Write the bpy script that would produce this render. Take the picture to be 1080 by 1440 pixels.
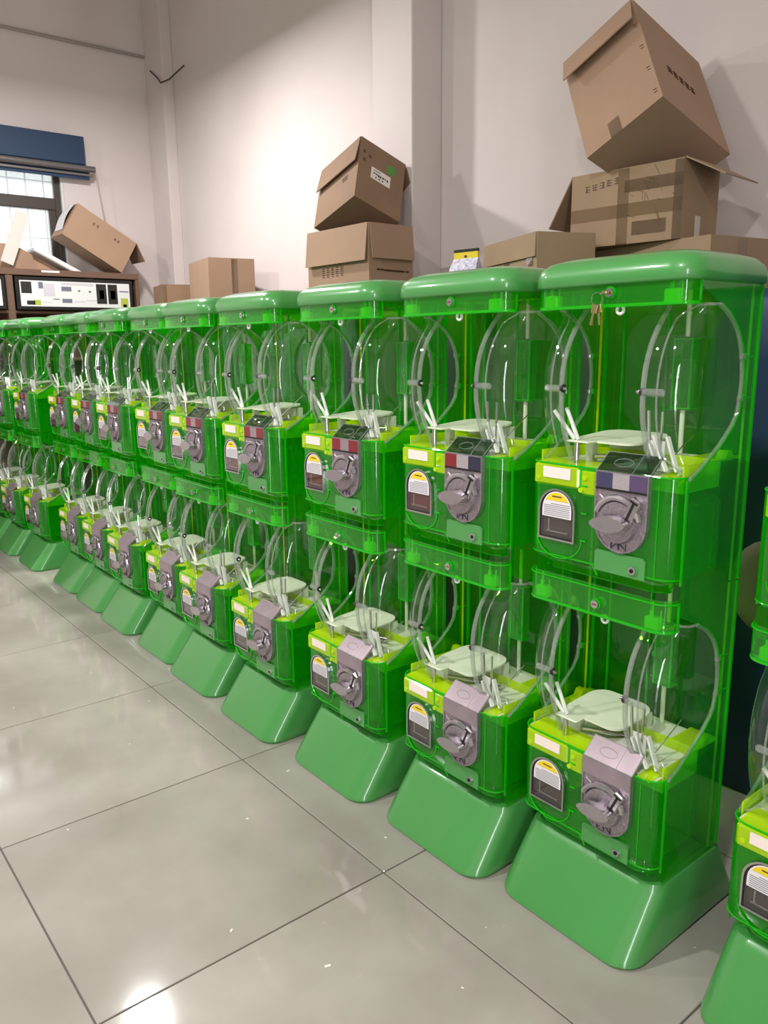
import bpy, math, random
from mathutils import Vector, Matrix
random.seed(7)
sc = bpy.context.scene
for o in list(bpy.data.objects):
    bpy.data.objects.remove(o, do_unlink=True)
COL = sc.collection

# ------------------------------------------------------------------ camera
CAM_H = 1.44
RX = Vector((0.778, -0.137, 0.612)); RY = Vector((-0.628, -0.155, 0.763)); RZ = Vector((-0.010, -0.978, -0.207))
M3 = Matrix((RX, RY, RZ))                      # image axes (right, down, forward) -> world
right = (M3 @ Vector((1, 0, 0))).normalized()
fwd = (M3 @ Vector((0, 0, 1))).normalized()
up = right.cross(fwd).normalized(); fwd = up.cross(right).normalized()
camd = bpy.data.cameras.new('camera'); cam = bpy.data.objects.new('camera', camd); COL.objects.link(cam)
camd.sensor_fit = 'VERTICAL'; camd.sensor_height = 36.0; camd.lens = 1116.0 / 1440.0 * 36.0
camd.clip_start = 0.02; camd.clip_end = 100
cam.matrix_world = Matrix(((right.x, up.x, -fwd.x, 0), (right.y, up.y, -fwd.y, 0), (right.z, up.z, -fwd.z, CAM_H), (0, 0, 0, 1)))
sc.camera = cam

# ------------------------------------------------------------------ world, lights, exposure
w = bpy.data.worlds.new('overcast_sky'); sc.world = w; w.use_nodes = True
bg = w.node_tree.nodes['Background']; bg.inputs[0].default_value = (0.93, 0.97, 1.0, 1); bg.inputs[1].default_value = 1.6
sc.view_settings.view_transform = 'Standard'; sc.view_settings.look = 'None'
sc.view_settings.exposure = 0.18; sc.view_settings.gamma = 1.0; sc.view_settings.use_curve_mapping = False
sc.cycles.transparent_max_bounces = 64; sc.cycles.max_bounces = 10
sc.cycles.transmission_bounces = 8; sc.cycles.caustics_reflective = False; sc.cycles.caustics_refractive = False
sc.cycles.sample_clamp_indirect = 6.0

ROOM_X0, ROOM_X1, ROOM_Y0, ROOM_Y1, ROOM_Z = -4.2, 3.3, -3.2, 7.3, 4.7
DOOR_GAP = (-2.40, -1.65, 3.3)      # the tall door behind the camera stands ajar: x range and height of the gap
l = bpy.data.lights.new('door_gap_daylight_offscreen', 'AREA'); l.shape = 'RECTANGLE'; l.size, l.size_y = DOOR_GAP[1] - DOOR_GAP[0], DOOR_GAP[2]; l.energy = 100.0; l.color = (0.97, 0.99, 1.0)
lo = bpy.data.objects.new('door_gap_daylight_offscreen', l); COL.objects.link(lo); lo.location = ((DOOR_GAP[0] + DOOR_GAP[1]) / 2, ROOM_Y0 - .02, DOOR_GAP[2] / 2)
lo.rotation_euler = Vector((0, 1, 0)).to_track_quat('-Z', 'Y').to_euler()
LAMPS = [(1.775, 5.16, 3.62), (-0.7, 5.16, 3.62), (-0.7, 2.6, 3.62), (-0.7, 0.04, 3.62)]      # the first one mirrors in the polished floor, the other three are added fill
LAMP_P = 78.0

# ------------------------------------------------------------------ materials
def s2l(c):
    return tuple(((v / 255) / 12.92 if v / 255 <= 0.04045 else ((v / 255 + 0.055) / 1.055) ** 2.4) for v in c) + (1,)
MATS = {}
def newmat(name):
    m = bpy.data.materials.new(name); m.use_nodes = True; nt = m.node_tree
    for n in list(nt.nodes): nt.nodes.remove(n)
    out = nt.nodes.new('ShaderNodeOutputMaterial'); MATS[name] = m
    return m, nt, out
def pmat(name, rgb, rough=0.5, metal=0.0, noise=0.0, nscale=8.0, bump=0.0, bscale=60.0, spec=0.5, rgb2=None, coat=0.0, stretch=None):
    m, nt, out = newmat(name); N = nt.nodes; L = nt.links
    p = N.new('ShaderNodeBsdfPrincipled'); L.new(p.outputs[0], out.inputs[0])
    p.inputs['Roughness'].default_value = rough; p.inputs['Metallic'].default_value = metal
    p.inputs['Specular IOR Level'].default_value = spec; p.inputs['Coat Weight'].default_value = coat; p.inputs['Coat Roughness'].default_value = 0.07
    c = s2l(rgb); p.inputs['Base Color'].default_value = c
    if noise or bump:
        tc = N.new('ShaderNodeTexCoord'); src = tc.outputs['Object']
        if stretch:
            mp = N.new('ShaderNodeMapping'); mp.inputs['Scale'].default_value = stretch; L.new(src, mp.inputs[0]); src = mp.outputs[0]
    if noise:
        t = N.new('ShaderNodeTexNoise'); t.inputs['Scale'].default_value = nscale; t.inputs['Detail'].default_value = 6; L.new(src, t.inputs['Vector'])
        r = N.new('ShaderNodeValToRGB'); L.new(t.outputs['Fac'], r.inputs[0])
        c2 = s2l(rgb2) if rgb2 else tuple(v * (1 - noise) for v in c[:3]) + (1,)
        r.color_ramp.elements[0].position = 0.3; r.color_ramp.elements[0].color = c2
        r.color_ramp.elements[1].position = 0.7; r.color_ramp.elements[1].color = c
        L.new(r.outputs[0], p.inputs['Base Color'])
    if bump:
        t = N.new('ShaderNodeTexNoise'); t.inputs['Scale'].default_value = bscale; t.inputs['Detail'].default_value = 4; L.new(src, t.inputs['Vector'])
        b = N.new('ShaderNodeBump'); b.inputs['Strength'].default_value = bump; b.inputs['Distance'].default_value = 0.004
        L.new(t.outputs['Fac'], b.inputs['Height']); L.new(b.outputs[0], p.inputs['Normal'])
    return m
def clearmat(name, tint, scatter, k_scatter, rough=0.04, ior=1.5):
    """moulded sheet plastic: tinted straight-through light, some scattering in the pigment, Fresnel gloss"""
    m, nt, out = newmat(name); N = nt.nodes; L = nt.links
    tr = N.new('ShaderNodeBsdfTransparent'); tr.inputs[0].default_value = tint + (1,)
    body = tr.outputs[0]
    if k_scatter > 0:
        d = N.new('ShaderNodeBsdfDiffuse'); d.inputs[0].default_value = scatter + (1,)
        tl = N.new('ShaderNodeBsdfTranslucent'); tl.inputs[0].default_value = scatter + (1,)
        m1 = N.new('ShaderNodeMixShader'); m1.inputs[0].default_value = 0.5; L.new(d.outputs[0], m1.inputs[1]); L.new(tl.outputs[0], m1.inputs[2])
        m2 = N.new('ShaderNodeMixShader'); m2.inputs[0].default_value = k_scatter; L.new(body, m2.inputs[1]); L.new(m1.outputs[0], m2.inputs[2])
        body = m2.outputs[0]
    g = N.new('ShaderNodeBsdfGlossy'); g.inputs['Roughness'].default_value = rough; g.inputs[0].default_value = (1, 1, 1, 1)
    f = N.new('ShaderNodeFresnel'); ge = N.new('ShaderNodeNewGeometry')      # a thin sheet reflects alike from both sides
    mi = N.new('ShaderNodeMapRange'); mi.inputs['To Min'].default_value = ior; mi.inputs['To Max'].default_value = 1.0 / ior
    L.new(ge.outputs['Backfacing'], mi.inputs['Value']); L.new(mi.outputs[0], f.inputs[0])
    m3 = N.new('ShaderNodeMixShader'); L.new(f.outputs[0], m3.inputs[0]); L.new(body, m3.inputs[1]); L.new(g.outputs[0], m3.inputs[2])
    L.new(m3.outputs[0], out.inputs[0])
    return m

clearmat('green_plastic', (0.30, 0.89, 0.06), (0.020, 0.74, 0.010), 0.28)
clearmat('green_edge', (0.30, 0.89, 0.06), (0.020, 0.74, 0.010), 0.80)     # same pigment, scatter share raised to stand in for edge glow
clearmat('lime_plastic', (0.72, 0.98, 0.06), (0.74, 0.98, 0.01), 0.84)
clearmat('lime_edge', (0.72, 0.98, 0.06), (0.74, 0.98, 0.01), 0.92)  # lime edge glow, likewise put in as denser scatter
clearmat('clear_plastic', (0.955, 0.97, 0.955), (0.8, 0.82, 0.8), 0.008, rough=0.02, ior=1.55)
clearmat('clear_rim', (0.84, 0.88, 0.84), (0.80, 0.82, 0.80), 0.26, rough=0.05, ior=1.8)
pmat('green_solid', (70, 146, 72), rough=0.34, noise=0.08, nscale=3, coat=0.7, bump=0.02, bscale=25, spec=0.42)
pmat('cream_plastic', (214, 222, 196), rough=0.45)
pmat('white_plastic', (226, 228, 222), rough=0.4)
pmat('chrome', (205, 203, 205), rough=0.16, metal=1.0)
pmat('cast_metal', (188, 176, 186), rough=0.38, metal=0.85, noise=0.35, nscale=160, bump=0.35, bscale=240)
pmat('knob_metal', (196, 190, 196), rough=0.25, metal=0.9, noise=0.15, nscale=50)
pmat('film_silver', (190, 182, 186), rough=0.35, metal=0.35, noise=0.25, nscale=260)
pmat('film_purple', (86, 70, 104), rough=0.3)
pmat('film_navy', (62, 62, 92), rough=0.3)
pmat('film_red', (126, 36, 42), rough=0.3)
pmat('film_dark', (46, 46, 66), rough=0.3)
pmat('film_pinkish', (166, 150, 158), rough=0.28, metal=0.45, noise=0.2, nscale=14)
clearmat('smoked_clear', (0.34, 0.42, 0.36), (0.1, 0.16, 0.1), 0.12)
pmat('chute_dark', (58, 44, 42), rough=0.4)
pmat('chute_red', (92, 24, 26), rough=0.4)
pmat('black_plastic', (30, 28, 28), rough=0.4)
pmat('slot_black', (12, 12, 12), rough=0.6)
pmat('sticker_white', (222, 220, 222), rough=0.5)
pmat('sticker_yellow', (226, 200, 40), rough=0.5)
pmat('print_grey', (128, 126, 134), rough=0.6)
pmat('card_pinkwhite', (236, 222, 212), rough=0.5)
pmat('key_brass', (170, 160, 110), rough=0.3, metal=0.8)
pmat('wall_paint', (222, 211, 209), rough=0.75, noise=0.05, nscale=1.3, bump=0.05, bscale=9, rgb2=(213, 201, 198))
pmat('door_grey', (150, 150, 150), rough=0.5)
pmat('ceiling_paint', (225, 222, 216), rough=0.9)
pmat('grout', (92, 86, 80), rough=0.85)
pmat('cardboard', (170, 138, 114), rough=0.8, noise=0.10, nscale=4, bump=0.06, bscale=40)
pmat('cardboard_dark', (146, 116, 92), rough=0.8, noise=0.16, nscale=5, bump=0.06, bscale=40)
pmat('cardboard_grey', (164, 138, 110), rough=0.8, noise=0.14, nscale=5, bump=0.06, bscale=40)
pmat('cardboard_inside', (126, 98, 76), rough=0.85)
pmat('ink_brown', (78, 52, 36), rough=0.7)
pmat('ink_grey', (96, 78, 84), rough=0.7)
clearmat('packing_tape', (0.90, 0.84, 0.74), (0.6, 0.52, 0.40), 0.10, rough=0.06, ior=1.9)
pmat('tarp_blue', (26, 46, 84), rough=0.45, noise=0.3, nscale=3, bump=0.6, bscale=7)
pmat('tarp_green', (34, 62, 40), rough=0.5, noise=0.3, nscale=3, bump=0.6, bscale=7)
pmat('tarp_patch', (128, 112, 104), rough=0.7, noise=0.12, nscale=8)
pmat('wood_brown', (112, 84, 68), rough=0.6, noise=0.12, nscale=6, stretch=(0.3, 1, 6))
pmat('poster_white', (228, 228, 226), rough=0.5)
pmat('poster_dark', (40, 36, 34), rough=0.5)
pmat('poster_slate', (112, 116, 134), rough=0.5)
pmat('poster_green', (176, 190, 70), rough=0.5)
pmat('poster_pale', (206, 200, 208), rough=0.5)
pmat('window_frame', (70, 62, 58), rough=0.5)
pmat('white_trim', (222, 222, 220), rough=0.5)
clearmat('window_glass', (0.95, 0.97, 0.96), (0.95, 0.97, 0.97), 0.45, rough=0.05)
pmat('bar_grey', (176, 180, 180), rough=0.5)
pmat('blind_blue', (30, 56, 86), rough=0.6)
pmat('rod_grey', (120, 116, 116), rough=0.35, metal=0.5)
pmat('foam_white', (226, 224, 226), rough=0.7)
pmat('board_white', (206, 200, 192), rough=0.7)
pmat('wire_dark', (70, 62, 58), rough=0.6)
pmat('conduit_grey', (158, 150, 144), rough=0.6)
pmat('cord_white', (186, 172, 166), rough=0.7)
pmat('label_white', (232, 226, 218), rough=0.6)
pmat('ink_black', (24, 22, 22), rough=0.6)
pmat('sticker_green', (74, 150, 52), rough=0.5)
pmat('pack_yellow', (232, 206, 48), rough=0.4)
pmat('pack_black', (24, 22, 24), rough=0.4)
pmat('pack_lilac', (150, 142, 186), rough=0.3, noise=0.5, nscale=70, rgb2=(236, 234, 240))
pmat('scrap_white', (216, 212, 204), rough=0.8)
pmat('lamp_shell', (226, 226, 224), rough=0.4)
# floor tile: polished stone ceramic, faint clouds, scuffs and a slight tone change from tile to tile
m, nt, out = newmat('floor_tile'); N = nt.nodes; L = nt.links
p = N.new('ShaderNodeBsdfPrincipled'); L.new(p.outputs[0], out.inputs[0])
geo = N.new('ShaderNodeNewGeometry'); oi = N.new('ShaderNodeObjectInfo')
t1 = N.new('ShaderNodeTexNoise'); t1.inputs['Scale'].default_value = 2.2; t1.inputs['Detail'].default_value = 7; L.new(geo.outputs['Position'], t1.inputs['Vector'])
r1 = N.new('ShaderNodeValToRGB'); L.new(t1.outputs['Fac'], r1.inputs[0])
r1.color_ramp.elements[0].position = 0.28; r1.color_ramp.elements[0].color = s2l((146, 140, 131))
r1.color_ramp.elements[1].position = 0.72; r1.color_ramp.elements[1].color = s2l((172, 167, 158))
hs = N.new('ShaderNodeHueSaturation'); L.new(r1.outputs[0], hs.inputs['Color'])
mr = N.new('ShaderNodeMapRange'); mr.inputs['To Min'].default_value = 0.95; mr.inputs['To Max'].default_value = 1.04
L.new(oi.outputs['Random'], mr.inputs['Value']); L.new(mr.outputs[0], hs.inputs['Value'])
t2 = N.new('ShaderNodeTexNoise'); t2.inputs['Scale'].default_value = 26; t2.inputs['Detail'].default_value = 3; L.new(geo.outputs['Position'], t2.inputs['Vector'])
r2 = N.new('ShaderNodeValToRGB'); L.new(t2.outputs['Fac'], r2.inputs[0])
r2.color_ramp.elements[0].position = 0.70; r2.color_ramp.elements[0].color = (0, 0, 0, 1)
r2.color_ramp.elements[1].position = 0.80; r2.color_ramp.elements[1].color = (1, 1, 1, 1)
mx = N.new('ShaderNodeMix'); mx.data_type = 'RGBA'; mx.inputs[7].default_value = s2l((192, 188, 182)); L.new(hs.outputs[0], mx.inputs[6])
ml = N.new('ShaderNodeMath'); ml.operation = 'MULTIPLY'; ml.inputs[1].default_value = 0.25; L.new(r2.outputs[0], ml.inputs[0]); L.new(ml.outputs[0], mx.inputs[0])
L.new(mx.outputs[2], p.inputs['Base Color'])
rr = N.new('ShaderNodeMapRange'); rr.inputs['To Min'].default_value = 0.045; rr.inputs['To Max'].default_value = 0.10; L.new(t1.outputs['Fac'], rr.inputs['Value']); L.new(rr.outputs[0], p.inputs['Roughness'])
p.inputs['Specular IOR Level'].default_value = 0.45

# ------------------------------------------------------------------ mesh helpers
class MB:
    def __init__(s): s.v = []; s.f = []; s.m = []; s.mats = []
    def mi(s, mat):
        if mat not in s.mats: s.mats.append(mat)
        return s.mats.index(mat)
    def add(s, vs, fs, mat):
        o = len(s.v); k = s.mi(mat); s.v += [tuple(v) for v in vs]
        for f in fs: s.f.append(tuple(i + o for i in f)); s.m.append(k)
        return s
    def box(s, x0, x1, y0, y1, z0, z1, mat, M=None, bev=0.0):
        b = min(bev, (x1 - x0) * .45, (y1 - y0) * .45, (z1 - z0) * .45)
        if b > 0:                                     # chamfered all round: three nested loops each end
            lo = [(x0, y0, x1, y1, z0, b), (x0, y0, x1, y1, z0 + b, 0), (x0, y0, x1, y1, z1 - b, 0), (x0, y0, x1, y1, z1, b)]
            vs = []
            for (a, c, d, e, z, i) in lo:
                a2, c2, d2, e2 = a + i, c + i, d - i, e - i; q = b if i == 0 else b * .5
                vs += [(a2 + q, c2, z), (d2 - q, c2, z), (d2, c2 + q, z), (d2, e2 - q, z), (d2 - q, e2, z), (a2 + q, e2, z), (a2, e2 - q, z), (a2, c2 + q, z)]
            fs = [tuple(range(7, -1, -1)), tuple(range(24, 32))]
            for k in range(3):
                for i in range(8): j = (i + 1) % 8; fs.append((k * 8 + i, k * 8 + j, k * 8 + 8 + j, k * 8 + 8 + i))
        else:
            vs = [(x, y, z) for z in (z0, z1) for y in (y0, y1) for x in (x0, x1)]
            fs = [(0, 2, 3, 1), (4, 5, 7, 6), (0, 1, 5, 4), (2, 6, 7, 3), (0, 4, 6, 2), (1, 3, 7, 5)]
        if M is not None: vs = [tuple(M @ Vector(v)) for v in vs]
        return s.add(vs, fs, mat)
    def tube(s, pts, r, mat, n=8, closed=False, r2=None):
        pts = [Vector(p) for p in pts]; K = len(pts); vs = []; fs = []; up0 = None
        for i, p in enumerate(pts):
            if closed: t = (pts[(i + 1) % K] - pts[i - 1])
            else: t = (pts[min(i + 1, K - 1)] - pts[max(i - 1, 0)])
            t.normalize()
            if up0 is None: up0 = Vector((0, 0, 1)) if abs(t.z) < .9 else Vector((1, 0, 0))
            u = t.cross(up0)
            if u.length < 1e-6: u = t.orthogonal()
            u.normalize(); v = u.cross(t); v.normalize(); up0 = v
            rad = r if r2 is None else r + (r2 - r) * i / (K - 1)
            for k in range(n):
                a = 2 * math.pi * k / n; vs.append(p + (u * math.cos(a) + v * math.sin(a)) * rad)
        for i in range(K if closed else K - 1):
            for k in range(n):
                j = (k + 1) % n; i2 = (i + 1) % K
                fs.append((i * n + k, i * n + j, i2 * n + j, i2 * n + k))
        if not closed: fs += [tuple(range(n - 1, -1, -1)), tuple(range((K - 1) * n, K * n))]
        return s.add(vs, fs, mat)
    def prism(s, poly, axis, d0, d1, mat, M=None):
        """poly in the two other axes (in xyz order), extruded along axis from d0 to d1"""
        n = len(poly); vs = []
        for d in (d0, d1):
            for (p, q) in poly: vs.append({'x': (d, p, q), 'y': (p, d, q), 'z': (p, q, d)}[axis])
        fs = [tuple(range(n - 1, -1, -1)), tuple(range(n, 2 * n))] + [(i, (i + 1) % n, n + (i + 1) % n, n + i) for i in range(n)]
        if M is not None: vs = [tuple(M @ Vector(v)) for v in vs]
        return s.add(vs, fs, mat)
    def sheet(s, rows, mat):
        """rows of equal length -> quads (a moulded sheet)"""
        n = len(rows[0]); vs = [v for r in rows for v in r]
        fs = [(i * n + j, i * n + j + 1, (i + 1) * n + j + 1, (i + 1) * n + j) for i in range(len(rows) - 1) for j in range(n - 1)]
        return s.add(vs, fs, mat)
    def loft(s, loops, mat):
        n = len(loops[0]); vs = [v for r in loops for v in r]
        fs = [(i * n + j, i * n + (j + 1) % n, (i + 1) * n + (j + 1) % n, (i + 1) * n + j) for i in range(len(loops) - 1) for j in range(n)]
        fs += [tuple(range(n - 1, -1, -1)), tuple(range((len(loops) - 1) * n, len(loops) * n))]
        return s.add(vs, fs, mat)
    def mesh(s, name, smooth=False):
        me = bpy.data.meshes.new(name); me.from_pydata(s.v, [], s.f)
        for mt in s.mats: me.materials.append(MATS[mt])
        me.polygons.foreach_set('material_index', s.m)
        if smooth:
            me.polygons.foreach_set('use_smooth', [True] * len(me.polygons))
        me.update()
        if smooth:
            try: me.set_sharp_from_angle(angle=math.radians(smooth if smooth is not True else 40))
            except Exception: pass
        return me
def link(name, data, parent=None, loc=None):
    o = bpy.data.objects.new(name, data); COL.objects.link(o)
    if parent is not None: o.parent = parent
    if loc is not None: o.location = loc
    return o
def build(name, mb, parent=None, smooth=False, loc=None): return link(name, mb.mesh(name, smooth), parent, loc)
def tag(o, label=None, cat=None, group=None, kind=None):
    if label: o['label'] = label
    if cat: o['category'] = cat
    if group: o['group'] = group
    if kind: o['kind'] = kind
    return o
def empty(name, loc=(0, 0, 0)):
    o = bpy.data.objects.new(name, None); COL.objects.link(o); o.location = loc; o.empty_display_size = 0.1
    return o
def arc(cx, cy, r, a0, a1, n):
    return [(cx + r * math.cos(math.radians(a0 + (a1 - a0) * i / n)), cy + r * math.sin(math.radians(a0 + (a1 - a0) * i / n))) for i in range(n + 1)]
def rrect(x0, x1, y0, y1, rf, rb, n=6):
    """plan outline, front (-x) corners radius rf, back corners radius rb, counter-clockwise"""
    return arc(x0 + rf, y0 + rf, rf, 180, 270, n) + arc(x1 - rb, y0 + rb, rb, 270, 360, n) + arc(x1 - rb, y1 - rb, rb, 0, 90, n) + arc(x0 + rf, y1 - rf, rf, 90, 180, n)

# ------------------------------------------------------------------ the room
def struct(name, mb, parent=None, smooth=False):
    o = build(name, mb, parent, smooth)
    if parent is None: o['kind'] = 'structure'
    return o
fl = struct('floor', MB().box(ROOM_X0, ROOM_X1, ROOM_Y0, ROOM_Y1, -0.12, -0.0035, 'grout'))
TILE, GAP = 0.8, 0.0045
tile_meshes = []
for k in range(3):
    mb = MB(); h = TILE / 2 - GAP / 2
    mb.box(-h, h, -h, h, -0.010, 0.0, 'floor_tile', bev=0.0015); tile_meshes.append(mb.mesh('tile'))
ix = 0
for i in range(-6, 4):
    for j in range(-6, 8):
        cx = 0.417 + 0.4 + TILE * i; cy = 1.532 + 0.4 + TILE * j
        if cx < ROOM_X0 - .1 or cx > ROOM_X1 + .3 or cy < ROOM_Y0 - .3 or cy > ROOM_Y1 + .1: continue
        if cx - .4 < ROOM_X0 or cx + .4 > ROOM_X1 or cy - .4 < ROOM_Y0 or cy + .4 > ROOM_Y1:
            x0, x1 = max(cx - .398, ROOM_X0), min(cx + .398, ROOM_X1); y0, y1 = max(cy - .398, ROOM_Y0), min(cy + .398, ROOM_Y1)
            if x1 - x0 < .02 or y1 - y0 < .02: continue
            build('tile', MB().box(x0, x1, y0, y1, -0.010, 0, 'floor_tile', bev=0.0015), fl); continue
        link('tile', tile_meshes[ix % 3], fl, (cx, cy, 0)); ix += 1
struct('ceiling', MB().box(ROOM_X0, ROOM_X1, ROOM_Y0, ROOM_Y1, ROOM_Z, ROOM_Z + .15, 'ceiling_paint'))
wr = MB().box(ROOM_X1, ROOM_X1 + .2, ROOM_Y0, ROOM_Y1, -.1, ROOM_Z, 'wall_paint')
struct('wall_right', wr)
struct('trim_1', MB().box(3.08, 3.3, 3.55, 3.90, 0.0, ROOM_Z, 'wall_paint', bev=.006))          # pilaster
struct('trim_2', MB().box(3.2, 3.3, 6.95, 7.3, 0.0, ROOM_Z, 'wall_paint', bev=.004))           # corner pilaster
# left wall with the wide open workshop door
wl = MB(); x0, x1 = ROOM_X0 - .2, ROOM_X0
wl.box(x0, x1, ROOM_Y0, .8, -.1, ROOM_Z, 'wall_paint'); wl.box(x0, x1, 5.6, ROOM_Y1, -.1, ROOM_Z, 'wall_paint'); wl.box(x0, x1, .8, 5.6, 3.4, ROOM_Z, 'wall_paint')
struct('wall_left', wl)
rd = struct('door_1', MB().box(ROOM_X0 - .12, ROOM_X0 - .06, .8, 5.6, -.1, 3.4, 'door_grey'))
for k in range(17): build('slat', MB().box(ROOM_X0 - .06, ROOM_X0 - .045, .8, 5.6, .005 + k * .2, .19 + k * .2, 'door_grey', bev=.006), rd)
wn = MB(); y0, y1 = ROOM_Y0 - .2, ROOM_Y0
wn.box(ROOM_X0, -3.0, y0, y1, -.1, ROOM_Z, 'wall_paint'); wn.box(DOOR_GAP[1], ROOM_X1, y0, y1, -.1, ROOM_Z, 'wall_paint'); wn.box(-3.0, DOOR_GAP[1], y0, y1, DOOR_GAP[2], ROOM_Z, 'wall_paint')
struct('wall_near', wn)
struct('door_2', MB().box(-3.0, DOOR_GAP[0], ROOM_Y0 - .12, ROOM_Y0 - .06, -.1, DOOR_GAP[2], 'door_grey'))
# far wall with the window
WX0, WX1, WZ0, WZ1 = 0.75, 2.40, 1.55, 2.98
wf = MB(); y0, y1 = ROOM_Y1, ROOM_Y1 + .24
wf.box(ROOM_X0, WX0, y0, y1, -.1, ROOM_Z, 'wall_paint'); wf.box(WX1, ROOM_X1 + .2, y0, y1, -.1, ROOM_Z, 'wall_paint')
wf.box(WX0, WX1, y0, y1, -.1, WZ0, 'wall_paint'); wf.box(WX0, WX1, y0, y1, WZ1, ROOM_Z, 'wall_paint')
struct('wall_far', wf)
win = empty('window_1', ((WX0 + WX1) / 2, ROOM_Y1 + .06, WZ0)); win['kind'] = 'structure'
ox, oy, oz = win.location
def wbox(name, x0, x1, y0, y1, z0, z1, mat, bev=.004): return build(name, MB().box(x0 - ox, x1 - ox, y0 - oy, y1 - oy, z0 - oz, z1 - oz, mat, bev=bev), win)
fy0, fy1 = ROOM_Y1 + .03, ROOM_Y1 + .09
fr = MB()
for (a, b, c, d) in ((WX0, WX0 + .05, WZ0, WZ1), (WX1 - .07, WX1 - .022, WZ0, WZ1), (WX0 + .05, WX1 - .07, WZ0, WZ0 + .05), (WX0 + .05, WX1 - .07, WZ1 - .05, WZ1)):
    fr.box(a - ox, b - ox, fy0 - oy, fy1 - oy, c - oz, d - oz, 'window_frame', bev=.005)
build('window_frame', fr, win)
wbox('transom', WX0 + .05, WX1 - .07, fy0, fy1, 2.585, 2.68, 'window_frame')
wbox('sash', WX1 - .125, WX1 - .07, fy0 + .005, fy1, WZ0 + .05, 2.585, 'window_frame')
wbox('sash', 1.50, 1.56, fy0 + .005, fy1, WZ0 + .05, 2.585, 'window_frame')
wbox('reveal_lining', WX1 - .022, WX1, ROOM_Y1 + .0, ROOM_Y1 + .22, WZ0, WZ1, 'white_trim')
for (a, b, c, d) in ((WX0 + .05, WX1 - .07, 2.68, WZ1 - .05), (WX0 + .05, 1.50, WZ0 + .05, 2.585), (1.56, WX1 - .125, WZ0 + .05, 2.585)):
    wbox('pane', a, b, fy0 + .025, fy0 + .031, c, d, 'window_glass', 0)
for k in range(11):
    x = WX0 + .09 + k * .145
    if x < WX1 - .03: build('security_bar', MB().tube([(x - ox, ROOM_Y1 + .19 - oy, 0), (x - ox, ROOM_Y1 + .19 - oy, WZ1 - WZ0)], .006, 'bar_grey', 6), win)
for z in (1.75, 2.05, 2.37, 2.84):
    build('security_bar', MB().tube([(WX0 - ox, ROOM_Y1 + .2 - oy, z - oz), (WX1 - ox, ROOM_Y1 + .2 - oy, z - oz)], .006, 'bar_grey', 6), win)

# ------------------------------------------------------------------ ceiling lamps (LED bay lamps; one mirrors in the polished floor, three unseen ones added for light)
lamp_shell = MB(); prof = [(.03, .28), (.05, .27), (.06, .16), (.13, .10), (.17, .02), (.175, 0.0)]
lamp_shell.loft([[(r * math.cos(2 * math.pi * k / 28), r * math.sin(2 * math.pi * k / 28), z) for k in range(28)] for r, z in prof[::-1]], 'lamp_shell')
lamp_me = lamp_shell.mesh('shade', 40)
glow = MB(); glow.loft([[(r * math.cos(2 * math.pi * k / 28), r * math.sin(2 * math.pi * k / 28), z) for k in range(28)] for r, z in ((.11, -.022), (.15, -.014), (.165, -.002))], 'lamp_shell')
glow_me = glow.mesh('diffuser', 40)
for i, (x, y, z) in enumerate(LAMPS):
    r = empty('bay_lamp', (x, y, z))
    tag(r, 'white round bay lamp hanging above ' + ('the far machines of the row', 'open floor beside the far wall, added for fill light', 'open floor in front of the roller door, added for fill light', 'open floor near the door left ajar, added for fill light')[i], 'lamp', 'bay lamps under the ceiling')
    link('shade', lamp_me, r); link('diffuser', glow_me, r)
    build('hanging_rod', MB().tube([(0, 0, .27), (0, 0, ROOM_Z - z)], .012, 'lamp_shell'), r)
    l = bpy.data.lights.new('bay_lamp_light_offscreen', 'AREA'); l.shape = 'DISK'; l.size = .20; l.energy = LAMP_P; l.color = (1.0, 0.975, 0.96)
    lo = bpy.data.objects.new('bay_lamp_light_offscreen', l); COL.objects.link(lo); lo.parent = r; lo.location = (0, 0, -.03)

# ------------------------------------------------------------------ capsule vending machines
HB = 0.20                      # half width of the body
FA, SA, BA = 0.078, 0.118, 0.370    # front face, start of the side panels, back panel (depth from the toe of the base)
UNIT = 0.70
def interp(tab, x):
    for (x0, y0), (x1, y1) in zip(tab, tab[1:]):
        if x <= x1:
            t = (x - x0) / (x1 - x0); t = max(0, min(1, t)); return y0 + (y1 - y0) * t
    return tab[-1][1]
def smooth_tab(tab):           # Catmull-Rom resample
    out = []
    P = [tab[0]] + tab + [tab[-1]]
    for i in range(1, len(P) - 2):
        for k in range(6):
            t = k / 6.0; p0, p1, p2, p3 = P[i - 1], P[i], P[i + 1], P[i + 2]
            y = .5 * ((2 * p1[1]) + (-p0[1] + p2[1]) * t + (2 * p0[1] - 5 * p1[1] + 4 * p2[1] - p3[1]) * t * t + (-p0[1] + 3 * p1[1] - 3 * p2[1] + p3[1]) * t ** 3)
            out.append((p1[0] + (p2[0] - p1[0]) * t, y))
    return out + [tab[-1]]
REAR = smooth_tab([(.262, .128), (.280, .165), (.325, .236), (.380, .296), (.420, .309), (.465, .313), (.520, .304), (.560, .286), (.590, .258), (.610, .228), (.624, .200)])
FRONT = smooth_tab([(.262, .122), (.290, .118), (.330, .098), (.380, .082), (.440, .076), (.500, .082), (.550, .100), (.590, .128), (.624, .158)])
R0, R1 = .262, .624
def u_path(inset=0.0, n=7, fa=FA):
    r = .04; h = HB - inset; f = fa + inset
    return [(p, q) for p, q in [(SA, -h)] + arc(f + r, -h + r, r, 270, 180, n)[1:] + arc(f + r, h - r, r, 180, 90, n)[:-1] + [(SA, h)]]
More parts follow.
